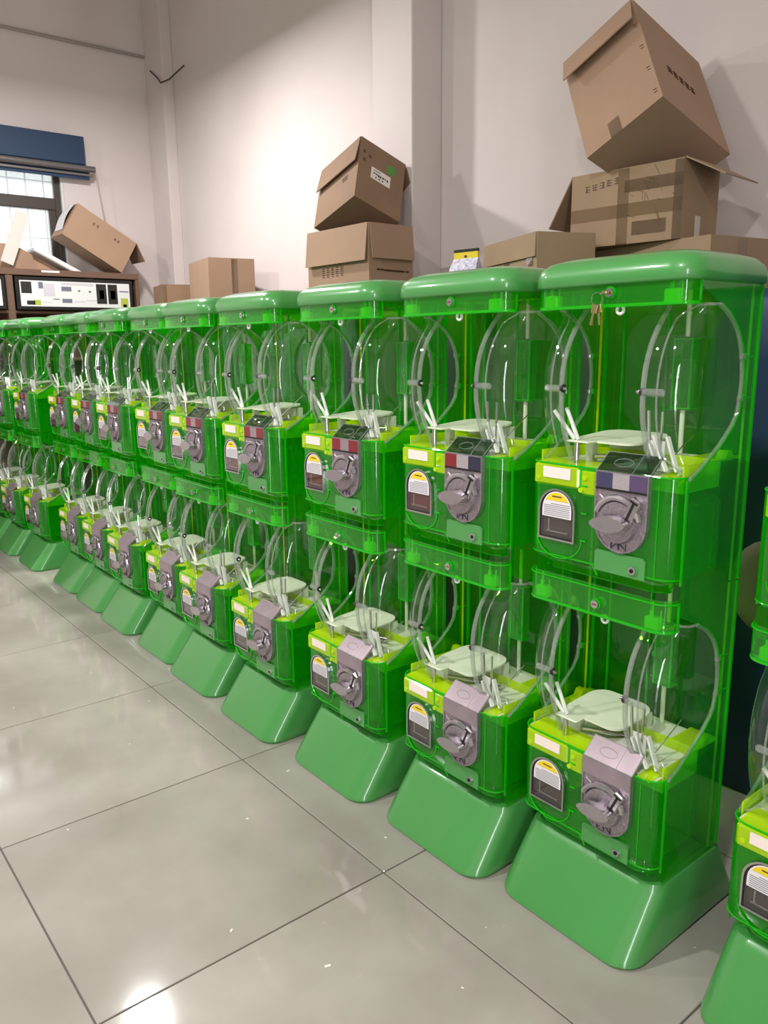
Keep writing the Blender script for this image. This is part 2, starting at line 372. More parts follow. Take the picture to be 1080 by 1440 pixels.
def wing_row(r, sgn):
    ar, af = interp(REAR, r), interp(FRONT, r)
    rad = max(.004, min(.075, (ar - af) * .75)); boff = .092
    pts = [(ar - (ar - af - rad) * k / 4.0, HB) for k in range(5)]
    pts += [(af + rad - rad * math.sin(math.radians(90 * k / 8)), HB - rad + rad * math.cos(math.radians(90 * k / 8))) for k in range(1, 9)]
    e = HB - boff
    if pts[-1][1] > e: pts += [(af, pts[-1][1] + (e - pts[-1][1]) * k / 3.0) for k in range(1, 4)]
    else: pts += [pts[-1]] * 3
    return [(p, q * sgn, r) for p, q in pts]
RS = [R0 + (R1 - R0) * (0.5 - 0.5 * math.cos(math.pi * k / 22)) for k in range(23)]

PARTS = []     # (name, mesh, parent index or None, unit: 0 both / 'base', key)
def part(name, mb, parent=None, smooth=False, unit='u', key=None):
    PARTS.append((name, mb.mesh(name, smooth), parent, unit, key)); return len(PARTS) - 1

# base: solid green plinth with a raked front
b = MB()
def loopz(x0, x1, h, z, rf, rb=.03): return [(p, q, z) for p, q in rrect(x0, x1, -h, h, rf, rb, 7)]
b.loft([loopz(-.002, .476, .204, 0.0, .064), loopz(-.008, .48, .21, .010, .070), loopz(-.004, .478, .2095, .022, .070), loopz(.103, .408, .2045, .158, .058), loopz(.112, .400, .2, .172, .052), loopz(.126, .392, .19, .178, .045)], 'green_solid')
part('base', b, smooth=35, unit='m')
# solid green lid
c = MB(); zt = 1.560
c.loft([loopz(.070, .384, .207, zt, .055, .03), loopz(.066, .388, .211, zt + .004, .058, .03), loopz(.067, .388, .211, zt + .024, .058, .03), loopz(.073, .383, .205, zt + .040, .055, .03),
        loopz(.090, .372, .190, zt + .054, .05, .03), loopz(.120, .350, .160, zt + .064, .05, .03), loopz(.17, .31, .10, zt + .069, .05, .03)], 'green_solid')
part('lid', c, smooth=50, unit='m')
# one tier ------------------------------------------------------------
# back panel with ribs
mb = MB(); mb.sheet([[(BA, -HB, z), (BA, HB, z)] for z in (.0, .35, .70)], 'green_plastic')
i_back = part('back_panel', mb)
for bb in (.02, .145): part('rib', MB().box(BA - .008, BA - .001, bb - .0015, bb + .0015, .02, .68, 'green_edge'), i_back)
for zz in (.385, .505): part('ledge', MB().box(BA - .007, BA - .001, -.05, .01, zz, zz + .002, 'green_edge'), i_back)
# side panels with the window cut-out
for sgn in (-1, 1):
    mb = MB(); rows = []
    zs = [0.0, .1, .2, R0] + RS[1:-1] + [R1, .66, .70]
    for z in zs:
        a0 = max(SA, interp(REAR, z)) if R0 <= z <= R1 else SA
        rows.append([(a0 + (BA - a0) * k / 4.0, sgn * HB, z) for k in range(5)])
    mb.sheet(rows, 'green_plastic')
    k = part('side_panel', mb)
    mb = MB(); mb.box(BA - .006, BA + .002, sgn * HB - .003, sgn * HB + .003, .0, .695, 'green_edge')
    part('corner_edge', mb, k); mb = MB()
    mb.box(BA - .034, BA - .0305, sgn * (HB - .004) - .003, sgn * (HB - .004) + .002, .0, .695, 'lime_edge')  # bright lime strip painted in for the glow along the sheet edge
    part('corner_edge', mb, k)
    part('front_edge', MB().box(SA - .003, SA + .003, sgn * HB - .0022, sgn * HB + .0022, .03, .262, 'green_edge'), k)
    part('front_edge', MB().box(SA - .002, SA + .002, sgn * HB - .0022, sgn * HB + .0022, .63, .69, 'green_edge'), k)
    # bead of the cut-out
    mb = MB(); mb.tube([(max(SA, interp(REAR, r)) + .003, sgn * (HB + .001), r) for r in RS], .0032, 'green_edge', 6)
    part('window_bead', mb, k, smooth=True)
    for r in (.425, .515):
        mb = MB(); mb.box(interp(REAR, r) + .002, interp(REAR, r) + .013, sgn * HB - .005, sgn * HB + .005, r - .008, r + .008, 'green_edge', bev=.002); mb.box(interp(REAR, r) + .012, interp(REAR, r) + .045, sgn * HB - .0015, sgn * HB + .0015, r - .0012, r + .0012, 'green_edge')
        part('clip', mb, k)
# header band
mb = MB(); up_ = u_path(); mb.sheet([[(p, q, z) for p, q in up_] for z in (.624, .655, .699)], 'green_plastic')
i_head = part('header', mb, smooth=60)
mb = MB(); mb.sheet([[(p, q, z) for p, q in u_path(i)] for i, z in ((-.0008, .629), (-.0016, .626), (-.0008, .6225), (.012, .6215), (.014, .624))], 'green_edge')
part('header_lip', mb, i_head, smooth=40)
mb = MB(); mb.tube([(p, q, .690) for p, q in u_path(-.0015)], .0022, 'green_edge', 6)
part('header_rim', mb, i_head, smooth=True)
for bb in (-.155, .155):
    mb = MB(); mb.box(FA + .006, FA + .03, bb - .018, bb + .018, .626, .655, 'lime_plastic', bev=.003); mb.box(FA + .010, FA + .013, bb - .002, bb + .002, .63, .69, 'lime_edge'); mb.box(FA + .010, FA + .013, bb - .022, bb - .020, .63, .675, 'lime_edge')
    mb.tube([(FA + .018, bb + .006, .64), (FA + .018, bb + .006, .668)], .005, 'lime_edge')
    part('corner_block', mb, i_head)
mb = MB(); mb.tube([(FA - .004, -.015, .653), (FA + .02, -.015, .653)], .0135, 'green_edge', 16); mb.tube([(FA - .009, -.015, .653), (FA + .01, -.015, .653)], .0095, 'chrome', 16)
mb.box(FA - .0095, FA - .0088, -.021, -.009, .6515, .6545, 'film_red')
part('header_lock', mb, i_head, smooth=40)
mb = MB(); ring = [(FA + .012, -.032 + .0085 * math.cos(t), .617 + .0085 * math.sin(t)) for t in [2 * math.pi * k / 16 for k in range(16)]]
mb.tube(ring, .0035, 'white_plastic', 8, closed=True)
part('washer', mb, i_head, smooth=True)
# front box: moulded front, tapering in at the foot
mb = MB(); rows = [[(p, q, z) for p, q in u_path(i)] for i, z in ((.034, .002), (.030, .018), (.004, .036), (0, .046), (0, .16), (0, .268))]
mb.sheet(rows, 'green_plastic')
i_box = part('front_box', mb, smooth=35)
for (i_, z_, r_) in ((0, .268, .0024), (0, .045, .002), (.034, .004, .0018)): part('box_rim', MB().tube([(p, q, z_) for p, q in u_path(i_)], r_, 'green_edge', 6), i_box, smooth=True)
for ys_ in ((.0, .1, .18), (-.18, -.144)): part('box_top', MB().sheet([[(FA, y, .268), (.15, y, .272)] for y in ys_], 'lime_plastic'), i_box)
mb = MB(); door_g = [(FA - .002, .10 + .066 * math.cos(math.radians(t)), .092 + .052 * math.sin(math.radians(t))) for t in range(180, 361, 10)]
part('moulded_bead', MB().tube(door_g, .0016, 'green_edge', 6), i_box, smooth=True); mb.tube([(FA - .001, .004, .046), (FA - .001, -.014, .022)], .0016, 'green_edge', 6); part('moulded_bead', mb, i_box, smooth=True)
part('moulded_bead', MB().tube([(FA - .001, -.160, .046), (FA - .001, -.160, .255)], .0012, 'green_edge', 6), i_box, smooth=True)
for r in (.225, .16, .095): part('hinge_pin', MB().tube([(FA - .002, .022, r), (FA - .002, .037, r)], .0022, 'green_edge', 6), i_box, smooth=True)
# lime tray inside
mb = MB(); L0, L1 = .085, .262
mb.box(L0 + .03, L1, -.192, -.189, .232, .292, 'lime_plastic'); mb.box(L0 + .03, L1, .189, .192, .232, .292, 'lime_plastic')
mb.box(L1 - .003, L1, -.189, .189, .232, .292, 'lime_plastic'); mb.box(L0 + .03, L0 + .033, -.189, .189, .232, .262, 'lime_plastic'); mb.box(L0 + .033, L1 - .003, -.189, .189, .232, .235, 'lime_plastic')
mb.box(L1, .352, -.192, -.12, .288, .292, 'lime_plastic'); mb.box(L1, .352, .12, .192, .288, .292, 'lime_plastic'); mb.box(L1, .352, -.12, .12, .278, .281, 'lime_plastic')
for s_ in (-1, 1):
    mb.prism([(.282, .292), (.292, .309), (.306, .309), (.318, .292)], 'y', s_ * .18 - .012, s_ * .18 + .012, 'lime_plastic')
i_tray = part('lime_tray', mb)
mb = MB(); mb.box(.095, .262, -.186, .186, .263, .266, 'cream_plastic'); mb.box(.262, .35, -.118, .118, .2815, .284, 'cream_plastic')
part('tray_liner', mb, i_tray)
# lime card holder on the front left with its white card
mb = MB(); mb.box(FA - .004, FA + .03, .046, .182, .214, .267, 'lime_plastic', bev=.006); mb.box(FA - .002, FA + .02, -.003, .046, .202, .264, 'lime_plastic', bev=.006)
i_card = part('card_holder', mb)
mb = MB(); mb.box(FA - .0062, FA - .0042, .070, .150, .234, .260, 'card_pinkwhite')
part('price_card', mb, i_card)
for (y_, z_) in ((.040, .215), (.030, .245), (.165, .232)): part('card_screw', MB().tube([(FA - .006, y_, z_), (FA + .005, y_, z_)], .006, 'lime_edge', 12), i_card, smooth=40)
# prize door
def arch(cy, hw, z0, z1, n=12):
    rise = min(hw, .052); return [(cy - hw, z0), (cy + hw, z0)] + [(cy + hw * math.cos(math.radians(t)), z1 - rise + rise * math.sin(math.radians(t))) for t in [180.0 * k / n for k in range(n + 1)]]
def ring_prism(mb, outer, inner, d0, d1, mat):
    n = len(outer)
    vs = [(d, p, q) for d in (d0, d1) for p, q in outer] + [(d, p, q) for d in (d0, d1) for p, q in inner]
    fs = []
    for i in range(n):
        j = (i + 1) % n
        fs += [(i, j, n + j, n + i), (2 * n + j, 2 * n + i, 3 * n + i, 3 * n + j), (j, i, 2 * n + i, 2 * n + j), (n + i, n + j, 3 * n + j, 3 * n + i)]
    mb.add(vs, fs, mat)
DC, DW, DZ0, DZ1 = .104, .054, .084, .210
mb = MB(); ring_prism(mb, arch(DC, DW, DZ0, DZ1), arch(DC, DW - .0045, DZ0 + .0045, DZ1 - .0045), FA - .010, FA - .001, 'chrome'); ring_prism(mb, arch(DC, DW - .0045, DZ0 + .0045, DZ1 - .0045), arch(DC, DW - .010, DZ0 + .012, DZ1 - .011), FA - .006, FA - .001, 'black_plastic')
i_door = part('prize_door', mb, smooth=35)
mb = MB(); mb.prism(arch(DC, DW - .010, DZ0 + .012, DZ1 - .011), 'x', FA - .0025, FA - .001, 'chute_dark')
mb.box(FA - .004, FA - .002, DC - .03, DC + .034, DZ0 + .018, DZ0 + .021, 'cast_metal'); mb.box(FA - .004, FA - .002, DC + .024, DC + .028, DZ0 + .021, DZ0 + .05, 'cast_metal')
part('chute', mb, i_door, key='chute')
mb = MB(); SZ0, SZ1, SW = .140, .203, .043
mb.prism(arch(DC, SW, SZ0, SZ1), 'x', FA - .0085, FA - .0075, 'sticker_white')
mb.prism([(p, q) for p, q in [(0, 0)] * 0 + arch(DC, SW - .003, SZ1 - .060, SZ1 - .003) if q >= SZ1 - .031], 'x', FA - .0092, FA - .0084, 'sticker_yellow')
for k in range(7): mb.box(FA - .0092, FA - .0084, DC - SW + .005, DC + SW - .005 - (.02 if k == 6 else 0), SZ0 + .004 + k * .0046, SZ0 + .0054 + k * .0046, 'print_grey')
mb.box(FA - .0095, FA - .0085, DC - .014, DC + .014, SZ1 - .014, SZ1 - .011, 'ink_brown')
part('sticker', mb, i_door)
mb = MB(); mb.prism(arch(DC, DW - .008, DZ0 + .008, DZ1 - .009), 'x', FA - .0068, FA - .0062, 'clear_plastic')
part('door_flap', mb, i_door)
# coin mechanism
CM, CW, CZ0, CZ1 = -.073, .068, .088, .268
def shield(cy, hw, z0, z1, n=14): return [(cy + hw, z1), (cy - hw, z1)] + [(cy - hw * math.cos(math.radians(t)), z0 + hw - hw * math.sin(math.radians(t))) for t in [180.0 * k / n for k in range(n + 1)]]
mb = MB(); mb.prism(shield(CM, CW, CZ0, CZ1), 'x', FA - .009, FA + .001, 'cast_metal'); ring_prism(mb, shield(CM, CW, CZ0, CZ1), shield(CM, CW - .004, CZ0 + .004, CZ1 - .004), FA - .0115, FA - .009, 'cast_metal')
i_mech = part('coin_plate', mb, smooth=35)
mb = MB(); KZ = .158
mb.tube([(FA - .008, CM + .004, KZ), (FA - .016, CM + .004, KZ), (FA - .020, CM + .004, KZ)], .050, 'cast_metal', 28, r2=.046)
i_disc = part('dial', mb, i_mech, smooth=35)
mb = MB()   # leaf-shaped turning handle
leaf = [(  .046 * math.cos(t), .018 * math.sin(t) * abs(math.sin(t)) ** .3) for t in [2 * math.pi * k / 20 for k in range(20)]]
tilt = math.radians(-3)
lf = [(CM + .006 + p * math.cos(tilt) - q * math.sin(tilt), KZ + p * math.sin(tilt) + q * math.cos(tilt)) for p, q in leaf]
mb.prism(lf, 'x', FA - .052, FA - .030, 'knob_metal')
mb.tube([(FA - .034, CM + .004, KZ), (FA - .018, CM + .004, KZ)], .0155, 'knob_metal', 18)
part('handle', mb, i_disc, smooth=50)
mb = MB()   # raised collar arching over the dial
col = [(FA - .016, CM + .004 + .056 * math.cos(math.radians(t)), KZ + .056 * math.sin(math.radians(t))) for t in range(20, 171, 10)]
mb.tube(col, .0075, 'knob_metal', 8)
part('collar', mb, i_mech, smooth=True)
Mrot = Matrix.Translation((FA - .015, CM - .034, KZ + .030)) @ Matrix.Rotation(math.radians(24), 4, 'X')
mb = MB(); mb.box(-.010, .010, -.013, .013, -.032, .032, 'knob_metal', Mrot, bev=.003)
mb.box(-.0112, -.0095, -.0028, .0028, -.026, .024, 'slot_black', Mrot); mb.box(-.0112, -.0095, -.010, .010, .022, .026, 'slot_black', Mrot)
part('coin_slot', mb, i_mech)
mb = MB()   # cast mark under the dial
for (y0_, z0_, y1_, z1_) in ((.020, .012, .020, -.010), (.020, -.010, .004, .010), (.004, .010, .000, -.012), (.000, -.012, -.000, .010), (-.000, .010, -.018, -.012), (-.018, -.012, -.018, .010)):
    mb.tube([(FA - .0095, CM + y0_, .104 + z0_ * .7), (FA - .0095, CM + y1_, .104 + z1_ * .7)], .0013, 'film_dark', 5)
for (y0_, z0_, y1_, z1_) in ((.056, .214, .036, .200), (.056, .190, .044, .196), (-.058, .215, -.042, .205), (-.058, .186, -.046, .186)):
    mb.tube([(FA - .0095, CM + y0_, z0_), (FA - .0095, CM + y1_, z1_)], .0025, 'cast_metal', 5)
i_mark = part('cast_mark', mb, i_mech)
# sloped head of the mechanism
sl = [(FA - .009, .268), (FA + .036, .306)]
mb = MB(); y0_, y1_ = CM - CW, CM + CW
i_slope = None
mb.add([(sl[0][0], y0_, sl[0][1]), (sl[0][0], y1_, sl[0][1]), (sl[1][0], y1_, sl[1][1]), (sl[1][0], y0_, sl[1][1]), (sl[0][0] + .004, y0_, sl[0][1] - .004), (sl[0][0] + .004, y1_, sl[0][1] - .004), (sl[1][0] + .003, y1_, sl[1][1] - .005), (sl[1][0] + .003, y0_, sl[1][1] - .005)],
       [(0, 1, 2, 3), (7, 6, 5, 4), (0, 4, 5, 1), (1, 5, 6, 2), (2, 6, 7, 3), (3, 7, 4, 0)], 'smoked_clear')
i_slope = part('sloped_head', mb, i_mech, key='slope')
mb = MB()
for y_ in (y0_, y1_): mb.tube([(sl[0][0], y_, sl[0][1]), (sl[1][0], y_, sl[1][1])], .0016, 'clear_rim', 6)
for q in (sl[0], sl[1]): mb.tube([(q[0], y0_, q[1]), (q[0], y1_, q[1])], .0016, 'clear_rim', 6)
mb.tube([(sl[0][0], CM - .024, sl[0][1]), (sl[1][0], CM - .024, sl[1][1])], .0013, 'clear_rim', 6)
oval = [(sl[0][0] + .022 + .009 * math.sin(t), CM + .012 + .024 * math.cos(t), sl[0][1] + .0195 + .0078 * math.sin(t)) for t in [2 * math.pi * k / 16 for k in range(16)]]
mb.tube(oval, .0010, 'clear_rim', 5, closed=True)
part('head_rim', mb, i_mech)
mb = MB(); w3 = CW * 2 / 3
for k, mt in enumerate(('film_navy', 'film_silver', 'film_purple')):
    a_ = CM + CW - .004 - k * (CW * 2 - .008) / 3; bb = a_ - (CW * 2 - .008) / 3
    mb.box(FA - .0130, FA - .0112, bb, a_, .232, .266, mt)
mb.box(FA - .0132, FA - .0112, CM - CW + .003, CM + CW - .003, .227, .232, 'slot_black')
part('price_film', mb, i_mech, key='film')
# opaque service plate with a cam lock
mb = MB(); mb.prism([(CM + .066, .036), (CM + .066, .080), (CM + .060, .086), (CM - .058, .086), (CM - .066, .078), (CM - .066, .036)], 'x', FA - .005, FA + .001, 'green_solid')
i_plate = part('service_plate', mb)
mb = MB(); mb.tube([(FA - .0065, CM - .036, .054), (FA - .004, CM - .036, .054)], .014, 'green_solid', 18); mb.tube([(FA - .010, CM - .036, .054), (FA - .003, CM - .036, .054)], .0095, 'chrome', 18); mb.tube([(FA - .0112, CM - .036, .054), (FA - .009, CM - .036, .054)], .005, 'slot_black', 12)
part('cam_lock', mb, i_plate, smooth=40)
# clear globe wings
for sgn in (-1, 1):
    rows = [wing_row(r, sgn) for r in RS]
    mb = MB(); mb.sheet(rows, 'clear_plastic')
    kw = part('globe_wing', mb, smooth=70)
    part('wing_rim', MB().tube([r[-1] for r in rows], .0058, 'clear_rim', 8), kw, smooth=True)
    part('wing_rim', MB().tube([(r[0][0] - .004, r[0][1], r[0][2]) for r in rows], .0044, 'clear_rim', 8), kw, smooth=True)
    mb = MB(); mb.tube([rows[0][j] for j in range(0, len(rows[0]), 1)][0:13], .0034, 'clear_rim', 6); part('wing_rim', mb, kw, smooth=True); mb = MB(); mb.tube([rows[-1][j] for j in range(13)], .0034, 'clear_rim', 6)
    part('wing_rim', mb, kw, smooth=True)
    part('wing_bead', MB().tube([r[11] for r in rows[1:-1]], .0024, 'clear_rim', 6), kw, smooth=True)
    e = wing_row(.445, sgn)[-1]
    mb = MB(); d = sgn
    mb.box(e[0] - .004, e[0] + .008, min(e[1] - d * .002, e[1] + d * .05), max(e[1] - d * .002, e[1] + d * .05), .437, .453, 'clear_rim', bev=.004)
    kp = part('lock_pin', mb, kw)
    mb = MB(); mb.tube([(e[0] + .002, e[1] - d * .016, .445), (e[0] + .002, e[1] + d * .006, .445)], .0035, 'chrome', 10); mb.tube([(e[0] + .002, e[1] - d * .006, .445), (e[0] + .002, e[1] - d * .001, .445)], .0095, 'black_plastic', 14); mb.tube([(e[0] + .002, e[1] - d * .010, .445), (e[0] + .002, e[1] - d * .006, .445)], .006, 'chrome', 12)
    part('pin_screw', mb, kp, smooth=40)
    for r in (.425, .515): part('wing_clip', MB().box(interp(REAR, r) - .012, interp(REAR, r) - .001, sgn * HB - .006, sgn * HB + .003, r - .006, r + .006, 'clear_rim', bev=.002), kw)
# dispensing table, posts, rods, agitator arms
mb = MB(); tb = [(p, q) for p, q in rrect(.135, .300, -.055, .120, .035, .045, 5)]
mb.loft([[(p, q, .318 + .012 * (p - .13) / .17) for p, q in tb], [(p, q, .323 + .012 * (p - .13) / .17) for p, q in tb]], 'cream_plastic')
i_tab = part('dispensing_table', mb, smooth=35)
for (p, q) in ((.285, -.035), (.285, .095), (.17, .085)): part('table_leg', MB().box(p - .01, p + .01, q - .010, q + .010, .266, .322, 'cream_plastic'), i_tab)
part('table_skirt', MB().box(.262, .266, -.04, .10, .266, .320, 'cream_plastic'), i_tab)
mb = MB(); mb.tube([(.112, .085, .255), (.112, .085, .322)], .0065, 'chrome', 12)
part('post', mb, i_tab, smooth=40)
mb = MB(); mb.tube([(.150, .060, .285), (.215, -.090, .290)], .0055, 'chrome', 10)
part('drive_rod', mb, i_tab, smooth=40)
mb = MB(); mb.box(.100, .150, .045, .110, .319, .324, 'cream_plastic', bev=.002)
for (q0, q1, dz, da) in ((.096, .152, .066, -.010), (.086, .128, .072, .006)):
    mb.tube([(.118, q0, .324), (.118 + da, q1, .324 + dz)], .0050, 'white_plastic', 8, r2=.0048)
part('agitator_arm', mb, i_tab, smooth=40)
mb = MB(); mb.box(.150, .153, -.122, -.078, .268, .335, 'white_plastic', bev=.0012)
mb.prism([(-.10, .266), (-.02, .266), (.03, .268), (.0, .272), (-.05, .292), (-.09, .296)], 'x', .175, .18, 'white_plastic')
for (p0, q0, z0_, p1, q1, z1_) in ((.115, -.150, .275, .120, -.112, .352), (.125, -.170, .275, .128, -.140, .350), (.130, -.120, .28, .132, -.095, .33)):
    mb.box(-.003, .003, -.007, .007, 0, (Vector((p1, q1, z1_)) - Vector((p0, q0, z0_))).length, 'white_plastic', Matrix.Translation((p0, q0, z0_)) @ (Vector((p1, q1, z1_)) - Vector((p0, q0, z0_))).to_track_quat('Z', 'X').to_matrix().to_4x4(), bev=.002)
part('bracket_arm', mb, i_tab)
mb = MB(); mb.tube([(.150, -.085, .300), (.155, -.074, .400)], .0038, 'chrome', 8); part('spindle', mb, i_tab, smooth=40); part('wire_arm', MB().tube([(.125, -.152, .30), (.215, -.170, .375)], .0015, 'chrome', 6), i_tab); mb = MB(); mb.tube([(.150, -.11, .276), (.150, -.112, .40)], .003, 'chrome', 8)
part('spindle', mb, i_tab, smooth=40)
# coin duct hanging on the back panel
mb = MB(); mb.box(.315, .345, -.075, -.030, .395, .555, 'green_plastic'); 
for (p, q) in ((.315, -.030), (.315, -.075), (.345, -.030)): mb.box(p - .002, p + .002, q - .002, q + .002, .395, .555, 'green_edge')
mb.box(.313, .347, -.077, -.028, .553, .556, 'green_edge'); mb.box(.313, .347, -.077, -.028, .393, .396, 'green_edge'); mb.box(.318, .342, -.030, -.020, .462, .474, 'green_edge')
i_duct = part('coin_duct', mb)
mb = MB(); mb.tube([(.33, -.052, .285), (.33, -.052, .39)], .006, 'cream_plastic', 10); mb.tube([(.33, -.052, .56), (.33, -.052, .665)], .0055, 'cream_plastic', 10)
part('duct_rod', mb, i_duct, smooth=40)
# dark coin bin behind the front
mb = MB(); mb.box(.13, .33, -.170, -.02, .02, .20, 'green_plastic', bev=.01)
part('coin_bin', mb)

def film_variant(base_me, cols):
    me = base_me.copy()
    for k, c_ in enumerate(cols): me.materials[k] = MATS[c_]
    return me
def machine(x, y, rot, label, group, upper_film=None, chute=None):
    root = empty('capsule_vending_machine', (x, y, 0)); root.rotation_euler.z = math.radians(rot)
    tag(root, label, 'vending machine', group)
    made = {}
    for tier in ('m', 0, 1):
        for i, (name, me, par, unit, key) in enumerate(PARTS):
            if (tier == 'm') != (unit == 'm'): continue
            data = me
            if tier == 0 and key == 'film': continue
            if key == 'film' and upper_film: data = film_variant(me, upper_film + ('slot_black',))
            if tier == 0 and key == 'slope': data = LOWER_SLOPE
            if key == 'chute' and tier == 1 and chute: data = film_variant(me, (chute, 'cast_metal'))
            z = 0.0 if tier == 'm' else 0.178 + .012 + UNIT * tier
            o = bpy.data.objects.new(name, data); COL.objects.link(o)
            if par is None: o.parent = root; o.location = (0, 0, z)
            else: o.parent = made[(par, tier)]
            if i == i_mark: o['kind'] = 'stuff'
            made[(i, tier)] = o
        if tier == 0:
            o = bpy.data.objects.new('protective_film', LOWER_FILM); COL.objects.link(o); o.parent = made[(i_mech, 0)]
    return root
mb = MB(); mb.add(*[([(sl[0][0] - .001, y0_, sl[0][1]), (sl[0][0] - .001, y1_, sl[0][1]), (sl[1][0], y1_, sl[1][1] + .001), (sl[1][0], y0_, sl[1][1] + .001), (sl[0][0] + .004, y0_, sl[0][1] - .004), (sl[0][0] + .004, y1_, sl[0][1] - .004), (sl[1][0] + .003, y1_, sl[1][1] - .005), (sl[1][0] + .003, y0_, sl[1][1] - .005)],
       [(0, 1, 2, 3), (7, 6, 5, 4), (0, 4, 5, 1), (1, 5, 6, 2), (2, 6, 7, 3), (3, 7, 4, 0)])][0], 'film_pinkish')
LOWER_SLOPE = mb.mesh('sloped_head')
mb = MB(); mb.box(FA - .0125, FA - .0105, CM - CW + .002, CM + CW - .002, .226, .268, 'film_pinkish'); LOWER_FILM = mb.mesh('protective_film')

GRP = 'green capsule machines in the long row'
RED = ('film_red', 'film_pinkish', 'film_red')
SPOTS = [
    (1.425, 0.520, 0, 'green two-tier capsule machine standing alone past the gap with blue tarpaulin behind', None, None, None),
    (1.412, 1.082, 0, 'green two-tier capsule machine with keys hanging from its top lock and purple film', None, None, None),
    (1.374, 1.537, 0, 'green two-tier capsule machine with grey, red and dark film, beside the machine with keys', None, ('film_red', 'film_silver', 'film_dark'), 'chute_red'),
    (1.355, 2.030, 0, 'green capsule machine with red film, second along the row from the machine with keys', GRP, RED, 'chute_red'),
    (1.335, 2.550, 0, 'green capsule machine with red film, third along the row from the machine with keys', GRP, RED, 'chute_red'),
    (1.345, 3.050, 0, 'green capsule machine with red film, fourth along the row from the machine with keys', GRP, RED, 'chute_red'),
    (1.370, 3.485, 0, 'green capsule machine with red film, fifth along the row from the machine with keys', GRP, RED, 'chute_red'),
    (1.362, 3.985, 0, 'green capsule machine with red film, sixth along the row from the machine with keys', GRP, RED, 'chute_red'),
    (1.376, 4.425, 0, 'green capsule machine with red film, seventh along the row from the machine with keys', GRP, RED, 'chute_red'),
    (1.382, 4.872, 0, 'green capsule machine with red film, eighth along the row from the machine with keys', GRP, RED, 'chute_red'),
    (1.350, 5.530, 0, 'green capsule machine with red film, ninth along the row from the machine with keys', GRP, RED, 'chute_red'),
    (1.332, 6.060, 0, 'green capsule machine with red film, tenth along the row from the machine with keys', GRP, RED, 'chute_red'),
    (1.340, 6.540, 0, 'green capsule machine with red film, eleventh along the row from the machine with keys', GRP, RED, 'chute_red'),
]
machines = [machine(*s) for s in SPOTS]
# keys left in the top lock
mx_, my_ = SPOTS[1][0], SPOTS[1][1]; kz = .19 + UNIT + .653
kr = empty('key_bunch', (mx_ + FA - .012, my_ - .015, kz)); tag(kr, 'small bunch of keys hanging from the lock of a green machine', 'keys')
build('key_ring', MB().tube([(-.002, .026 + .014 * math.cos(t), -.012 + .014 * math.sin(t)) for t in [2 * math.pi * k / 20 for k in range(20)]], .0011, 'chrome', 6, closed=True), kr, True)
mb = MB(); mb.box(-.010, .002, -.003, .010, -.003, .003, 'key_brass', bev=.001); mb.tube([(-.006, .004, 0), (-.004, .016, -.002)], .0014, 'chrome', 6); build('key', mb, kr)
for k, (dy, an) in enumerate(((.022, -8), (.030, 6), (.026, 14))):
    Mk = Matrix.Translation((-.002 - .002 * k, dy, -.024)) @ Matrix.Rotation(math.radians(an), 4, 'X')
    mb = MB(); mb.box(-.0008, .0008, -.007, .007, -.018, .0, 'key_brass', Mk, bev=.0005); mb.box(-.0008, .0008, -.0028, .0028, -.044, -.017, 'key_brass', Mk); build('key', mb, kr)

# ------------------------------------------------------------------ blue tarpaulin bundles behind the row
def bundle(x0, x1, y0, y1, h, label, patch=False, mat='tarp_blue'):
    root = empty('tarpaulin_bundle', ((x0 + x1) / 2, (y0 + y1) / 2, 0)); tag(root, label, 'bundle', 'tarpaulin bundles behind the machines')
    mb = MB(); hx, hy = (x1 - x0) / 2, (y1 - y0) / 2; rng = random.Random(int(y0 * 100))
    loops = []; n = 40
    for (z, ins) in ((0, .0), (.02, -.01), (h * .15, .0), (h * .3, .012), (h * .5, .0), (h * .7, .01), (h * .86, .0), (h - .06, .004), (h - .015, .02), (h, .06)):
        lp = []
        for p, q in rrect(-hx + ins, hx - ins, -hy + ins, hy - ins, .07, .07, 9):
            j = .010 * rng.uniform(-1, 1) * (0 if z in (0, h) else 1); lp.append((p + j, q + j * .6, z))
        loops.append(lp)
    mb.loft(loops, mat); build('cover', mb, root, 60)
    mb = MB(); mb.tube([(-hx - .004, -hy + .05, h * .46), (-hx - .008, 0, h * .455), (-hx - .004, hy - .05, h * .47)], .005, 'wire_dark', 6); build('strap', mb, root)
    if patch:
        mb = MB(); lo = []
        for (d, s_) in ((-.002, 1.0), (-.018, .93), (-.026, .7)):
            lo.append([(-hx + d, 1.165 - (y0 + y1) / 2 - .11 + .14 * s_ * math.cos(t), .70 + .155 * s_ * math.sin(t)) for t in [2 * math.pi * k / 24 for k in range(24)]][::-1])
        mb.loft(lo, 'tarp_patch'); o = build('patch', mb, root, 60); o['label'] = 'rounded grey-brown patch'
    return root
BT = 1.60
BL = ['navy blue tarpaulin bundle with a grey-brown patch, seen through the gap between machines'] + ['dark green tarpaulin bundle under ' + t for t in ('the taped cartons', 'the toy pack', 'the carton with folded-down flaps', 'the low brown carton', 'the tall taped carton')]
for k, (a, c_) in enumerate(((-.05, 1.24), (1.28, 2.26), (2.30, 3.14), (3.18, 4.10), (4.14, 5.20), (5.24, 6.55))):
    bundle(2.36, 3.05, a, c_, BT, BL[k], k == 0, 'tarp_blue' if k == 0 else 'tarp_green')

